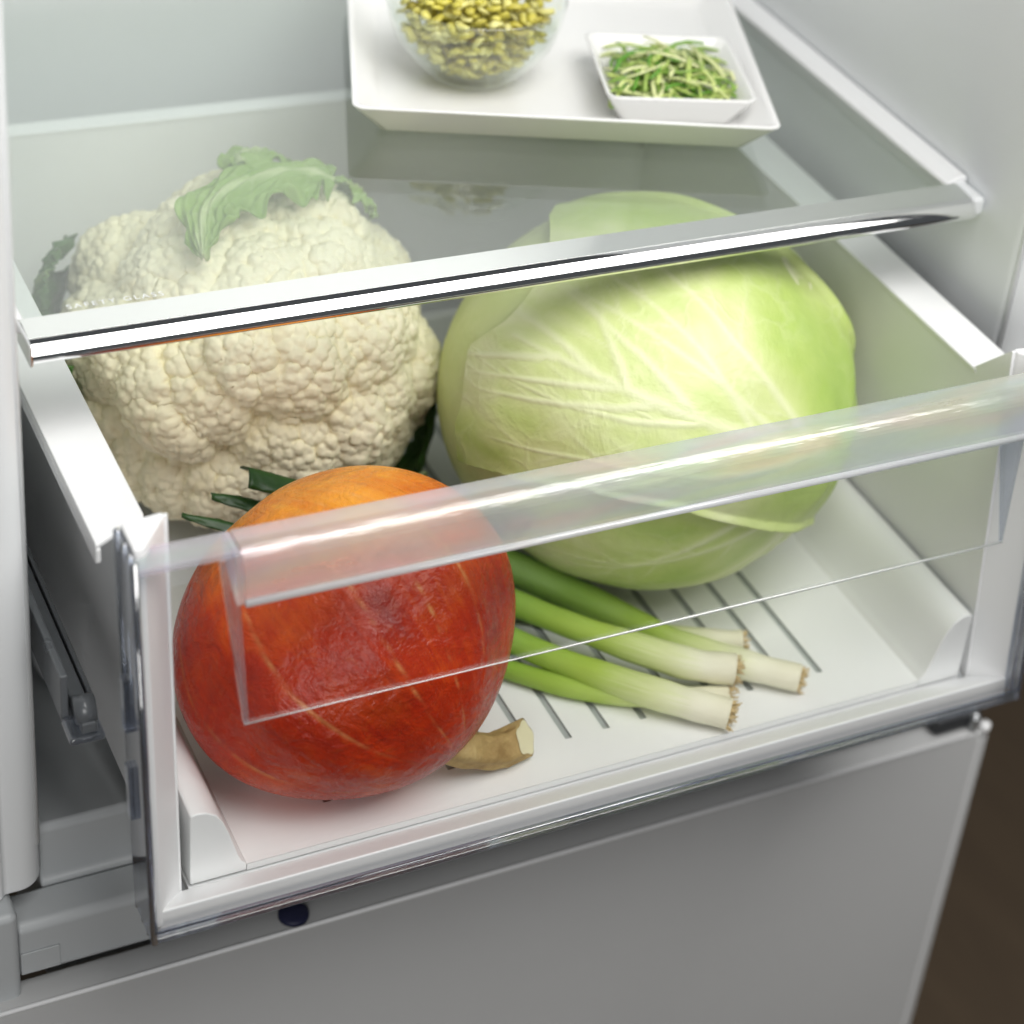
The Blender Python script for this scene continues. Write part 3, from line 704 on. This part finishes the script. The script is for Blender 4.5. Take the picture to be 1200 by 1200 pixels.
# ================================================================== PUMPKIN
def pumpkin_mat():
    n = N('pumpkin_skin'); v = n.co()
    top = n.n('Attribute', attribute_name='top').outputs['Fac']; ln = n.n('Attribute', attribute_name='scar').outputs['Fac']
    a = n.noise(v, 22, 5, .6, .3); f = n.noise(v, 160, 4, .6); g = n.noise(v, 420, 2)
    pv = n.n('Attribute', attribute_name='pv').outputs['Vector']
    strk = n.noise(pv, 11, 5, .6, 1.4); strf = n.noise(v, 210, 4, .65, 1.0)
    a = n.math('ADD', n.math('MULTIPLY', a, .68), n.math('MULTIPLY', strk, .32))
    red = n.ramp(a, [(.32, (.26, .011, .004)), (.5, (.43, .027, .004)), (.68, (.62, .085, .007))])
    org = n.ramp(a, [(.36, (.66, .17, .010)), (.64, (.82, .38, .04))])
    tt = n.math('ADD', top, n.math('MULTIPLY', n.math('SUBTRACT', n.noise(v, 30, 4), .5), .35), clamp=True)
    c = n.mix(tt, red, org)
    c = n.mix(n.math('MULTIPLY', n.ramp(strf, [(.54, (0, 0, 0)), (.72, (1, 1, 1))]), .16), c, (.66, .17, .025))
    c = n.mix(n.math('MULTIPLY', ln, n.ramp(n.noise(v, 55, 3), [(.38, (.05, .05, .05)), (.65, (.75, .75, .75))])), c, (.70, .36, .13))
    vo = n.n('TexVoronoi', {'Vector': n.n('VectorMath', {0: v, 1: n.n('VectorMath', {0: n.n('TexNoise', {'Vector': v, 'Scale': 60.0}).outputs[1], 3: .012}, operation='SCALE').outputs[0]}, operation='ADD').outputs[0], 'Scale': 190.0}, feature='SMOOTH_F1').outputs[0]
    h = n.math('ADD', n.math('MULTIPLY', f, 1.2), n.math('ADD', n.math('MULTIPLY', vo, .8), n.math('MULTIPLY', g, .35)))
    nb = n.bump(h, .34, .0013); nb = n.bump(n.math('ADD', n.math('ADD', n.noise(v, 62, 4, .6, 1.2), n.math('MULTIPLY', n.noise(v, 24, 2), 1.3)), n.math('MULTIPLY', strf, .18)), .44, .0040, nb)
    return n.done(n.pbsdf(c, n.math('ADD', n.math('MULTIPLY', f, .22), .16), nb, **{'Specular IOR Level': .36}))
M['pump'] = pumpkin_mat()
PC = np.array((-.1170, .0835, .0770))
pk = empty('pumpkin', 'red orange pumpkin lying on its side with a tan stem', 'pumpkin', (PC[0], PC[1], TF))
view = np.array((.33, .68, -.655)); view /= np.linalg.norm(view)
st = np.array((.47, -.70, -.55)); st -= view * (st @ view); st /= np.linalg.norm(st)        # stem direction
sq = np.cross(st, view)
def pumpkin_mesh():
    ns, na = 150, 300; V = []; top = []; sc = []; rs = np.random.RandomState(4)
    mer = [(.15, .006, 0), (.95, .007, 1), (1.7, .006, 2), (2.5, .008, 3), (2.75, .005, 10), (3.05, .007, 4), (3.5, .008, 5), (4.1, .006, 6), (4.75, .008, 7), (5.05, .005, 11), (5.3, .007, 8), (5.85, .006, 9)]
    for i in range(ns):
        t = i / (ns - 1); th = math.pi * t
        # t=0 blossom end, t=1 stem; slightly pear-pointed to the stem, dimpled at both ends
        a = -math.cos(th); r = math.sin(th)
        SC = 1.06
        ax = a * (.0700 if a < 0 else .0730); rr = .0800 * r * (1 - .13 * max(a, 0) ** 2)
        if t < .1: ax += .006 * (1 - t / .1) ** 2
        for k in range(na):
            ph = 2 * math.pi * k / na
            lob = 1 + .012 * math.cos(10 * ph + .6) * r + .010 * math.sin(2 * ph + 1) + .007 * math.sin(5 * ph + 7 * t + 1) * r + .005 * math.sin(9 * ph - 11 * t) * r + .008 * math.sin(3 * ph + 4 * t) * r
            p = st * ax + (view * math.cos(ph) * .775 + sq * math.sin(ph)) * rr * lob
            s = 0
            for m0, wv, q in mer:
                mm = m0 + .10 * math.sin(3 * t + q) + .03 * math.sin(9 * t + 2 * q); d = abs((ph - mm + math.pi) % (2 * math.pi) - math.pi)
                on_ = max(0, math.sin(math.pi * min(1, max(0, (t - .06 - .05 * (q % 3)) / (.80 - .10 * (q % 2)))))) ** .4
                s = max(s, math.exp(-(d / wv) ** 2) * on_)
            p = p * (1 - .006 * s)
            p = p * SC; V.append(PC + p); sc.append(s)
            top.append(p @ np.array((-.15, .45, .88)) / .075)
    F = [[i * na + k, i * na + (k + 1) % na, (i + 1) * na + (k + 1) % na, (i + 1) * na + k] for i in range(ns - 1) for k in range(na)]
    V = np.array(V); V[:, 2] = np.maximum(V[:, 2], TF + .0003)
    me = mesh(V, F, False); fattr(me, 'scar', sc)
    pv = me.attributes.new('pv', 'FLOAT_VECTOR', 'POINT'); kk_ = np.tile(np.arange(na), ns) * 2 * np.pi / na; tv = np.repeat(np.linspace(0, 1, ns), na)
    pv.data.foreach_set('vector', np.stack([np.cos(kk_), np.sin(kk_), tv * .35], 1).astype(np.float32).ravel())
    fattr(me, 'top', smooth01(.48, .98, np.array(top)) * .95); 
    bm = bmesh.new(); bm.from_mesh(me); bmesh.ops.remove_doubles(bm, verts=bm.verts, dist=1e-5); bmesh.ops.recalc_face_normals(bm, faces=bm.faces); bm.to_mesh(me); bm.free()
    return me
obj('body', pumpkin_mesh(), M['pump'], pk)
def stem_mat():
    n = N('pumpkin_stem'); v = n.co()
    a = n.noise(v, 70, 5, .65); f = n.noise(v, 300, 4, .6)
    c = n.ramp(a, [(.3, (.26, .16, .05)), (.55, (.44, .31, .12)), (.75, (.56, .43, .20))])
    return n.done(n.pbsdf(c, .75, n.bump(n.math('ADD', a, n.math('MULTIPLY', f, .7)), .7, .0018)))
M['stem'] = stem_mat()
M['cut'] = plastic('stem_cut', (.78, .72, .48), .7, var=.12, grain=700, bump=.5)
sb = PC + st * .079
SP = catmull([(-.100, .050, .046), (-.0825, .0400, .034), (-.0625, .0400, .0225), (-.0480, .0420, .0180), (-.0345, .0440, .0190)], 40)
rs = np.random.RandomState(3); mb = MB()
mb.tube(SP, np.interp(np.linspace(0, 1, 40), [0, .25, .5, .8, 1], [.0120, .0090, .0084, .0092, .0088]), 40)
V = np.array(mb.v); ax = np.repeat(SP, 40, 0)
kk = np.tile(np.arange(40), 40); tt = np.repeat(np.arange(40), 40) / 39
V = ax + (V - ax) * (1 + .09 * np.cos(5 * kk / 40 * 2 * np.pi + 1.5 * tt) + .03 * np.sin(11 * tt * 3 + kk * .5))[:, None]
td = SP[-1] - SP[-3]; td /= np.linalg.norm(td); cn = np.array((.74, -.44, .51)); cn /= np.linalg.norm(cn); cc_ = SP[-1] - td * .0025
V = V.reshape(40, 40, 3); over = (V - cc_) @ cn; k0 = int(np.argmax(over.max(1) > -.0004)) - 1
base = V[k0]; endp = base + td * (((cc_ - base) @ cn) / (td @ cn))[:, None]
for k in range(k0 + 1, 40):
    f_ = (k - k0) / (39 - k0); V[k] = base * (1 - f_) + endp * f_
V = V.reshape(-1, 3)
V[:, 2] = np.maximum(V[:, 2], TF + .0003)
mb.v = [tuple(p) for p in V]
so = mb.obj('stem', M['stem'], pk)
cen = V[-40:].mean(0); cutv = cen + (V[-40:] - cen) * .90 + cn * .0004
cm = mesh([tuple(p) for p in cutv] + [tuple(cen + cn * .0008)], [[k, (k + 1) % 40, 40] for k in range(40)], False)
obj('cut_face', cm, M['cut'], so, smooth=False)

# ================================================================== SPRING ONIONS
def onion_mat():
    n = N('spring_onion'); t = n.n('Attribute', attribute_name='t').outputs['Fac']; a = n.n('Attribute', attribute_name='around').outputs['Fac']
    v = n.co()
    st_ = n.n('CombineXYZ', {0: n.math('MULTIPLY', a, 26.0), 1: n.math('MULTIPLY', t, 2.2), 2: 0.0}).outputs[0]
    fib_ = n.noise(st_, 3.0, 3); bl = n.noise(v, 45, 3)
    k = n.math('ADD', t, n.math('MULTIPLY', n.math('SUBTRACT', fib_, .5), .26))
    c = n.ramp(k, [(0, (.86, .82, .64)), (.16, (.88, .86, .68)), (.31, (.70, .76, .38)), (.46, (.38, .54, .07)), (.72, (.20, .38, .03)), (1, (.09, .22, .02))])
    c = n.mix(n.math('MULTIPLY', bl, .25), c, n.mix(.5, c, (.5, .55, .2)))
    return n.done(n.pbsdf(c, .34, n.bump(fib_, .5, .0010), **{'Specular IOR Level': .45}))
M['onion'] = onion_mat()
M['root'] = plastic('onion_roots', (.62, .48, .25), .7, var=.2)
def onion(path, rad, label, seed, flat=1.0, twist=0):
    S = catmull(path, 70); n = 22; rs = random.Random(seed)
    e = empty('spring_onion', label, 'spring onion', tuple(S[0]), 'spring onions on the tray')
    tt = np.linspace(0, 1, 70); R_ = np.interp(tt, np.linspace(0, 1, len(rad)), rad)
    R_ = R_ * (1 + .035 * np.sin(tt * 17 + seed) + .02 * np.sin(tt * 41 + 2 * seed))
    mb = MB().tube(S, R_, n); me = mb.me()
    fattr(me, 't', np.repeat(tt, n)); fattr(me, 'around', np.tile(np.abs(np.arange(n) - n / 2) / n * 2, 70))
    obj('stalk', me, M['onion'], e)
    d = (S[0] - S[2]); d /= np.linalg.norm(d); rb = MB(); dv = Vector(d); u = dv.orthogonal().normalized(); b = dv.cross(u)
    for i in range(46):
        a = rs.uniform(0, 6.28); r0 = rad[0] * math.sqrt(rs.random()) * .85; p = Vector(S[0]) + (u * math.cos(a) + b * math.sin(a)) * r0 - dv * .0012
        dd = (dv * 1.0 + (u * math.cos(a) + b * math.sin(a)) * rs.uniform(-.2, .7) + Vector((0, 0, -.15))).normalized(); L = rs.uniform(.002, .0065)
        q = [p, p + dd * L * .6, p + dd * L + u * rs.uniform(-.0015, .0015) + b * rs.uniform(-.0015, .0015)]
        for z in q: z.z = max(z.z, TF + .0004)
        rb.tube(q, [.0009, .0006, .0003], 4)
    rb.obj('roots', M['root'], e)
    return e
z0 = TF
M['oleaf'] = leaf_mat('onion_leaf', (.012, .045, .008), (.022, .075, .014), (.03, .09, .02), rough=.4, trans=.12)
o1 = onion([(.0690, .0265, z0 + .0090), (.045, .045, z0 + .0112), (.010, .078, z0 + .014), (-.020, .112, z0 + .018), (-.050, .146, z0 + .030)], [.0078, .0086, .0072, .0066, .006], 'spring onion nearest the drawer front with plump white end', 1)
o2 = onion([(.0820, .0470, z0 + .0180), (.058, .0600, z0 + .0195), (.020, .093, z0 + .024), (-.012, .127, z0 + .028), (-.050, .158, z0 + .042)], [.0084, .0086, .0072, .0066, .006], 'spring onion lying on top in the middle of the bunch', 2)
o3 = onion([(.1180, .0385, z0 + .0085), (.095, .0560, z0 + .0100), (.066, .081, z0 + .013), (.045, .108, z0 + .0165), (.010, .143, z0 + .026), (-.040, .172, z0 + .048)], [.0074, .0080, .0078, .0082, .0095, .008], 'spring onion reaching farthest right with roots over the tray', 3)
RF = (-.1, .16, -.2)
for e_, sp, wd in ((o3, [(-.030, .166, .052), (-.080, .176, .082), (-.115, .178, .100), (-.133, .180, .1085)], [.006, .009, .0095, .0090]), (o2, [(-.040, .152, .046), (-.090, .172, .070), (-.130, .180, .088), (-.150, .184, .094)], [.005, .007, .006, .002]), (o1, [(-.040, .14, .034), (-.100, .165, .060), (-.140, .176, .078), (-.165, .184, .085)], [.005, .006, .005, .001])):
    lf = blade('leaf', M['oleaf'], e_, sp, wd, RF, crink=.0004, cup=.5, ns=30, nw=13, ruffle=0, thick=.0009)
onion([(.1040, .0760, z0 + .0070), (.085, .083, z0 + .0072), (.055, .1000, z0 + .0075), (.02, .128, z0 + .0085), (-.02, .152, z0 + .0125), (-.06, .172, z0 + .03)], [.0066, .0072, .0068, .0062, .006, .005], 'thin spring onion at the back of the bunch under the cabbage', 4)
onion([(.0760, .0400, z0 + .0065), (.05, .0490, z0 + .0062), (.008, .0720, z0 + .006), (-.03, .1080, z0 + .0065), (-.06, .14, z0 + .014)], [.0064, .0062, .0056, .0054, .005], 'lowest spring onion lying flat under the front of the bunch', 5)
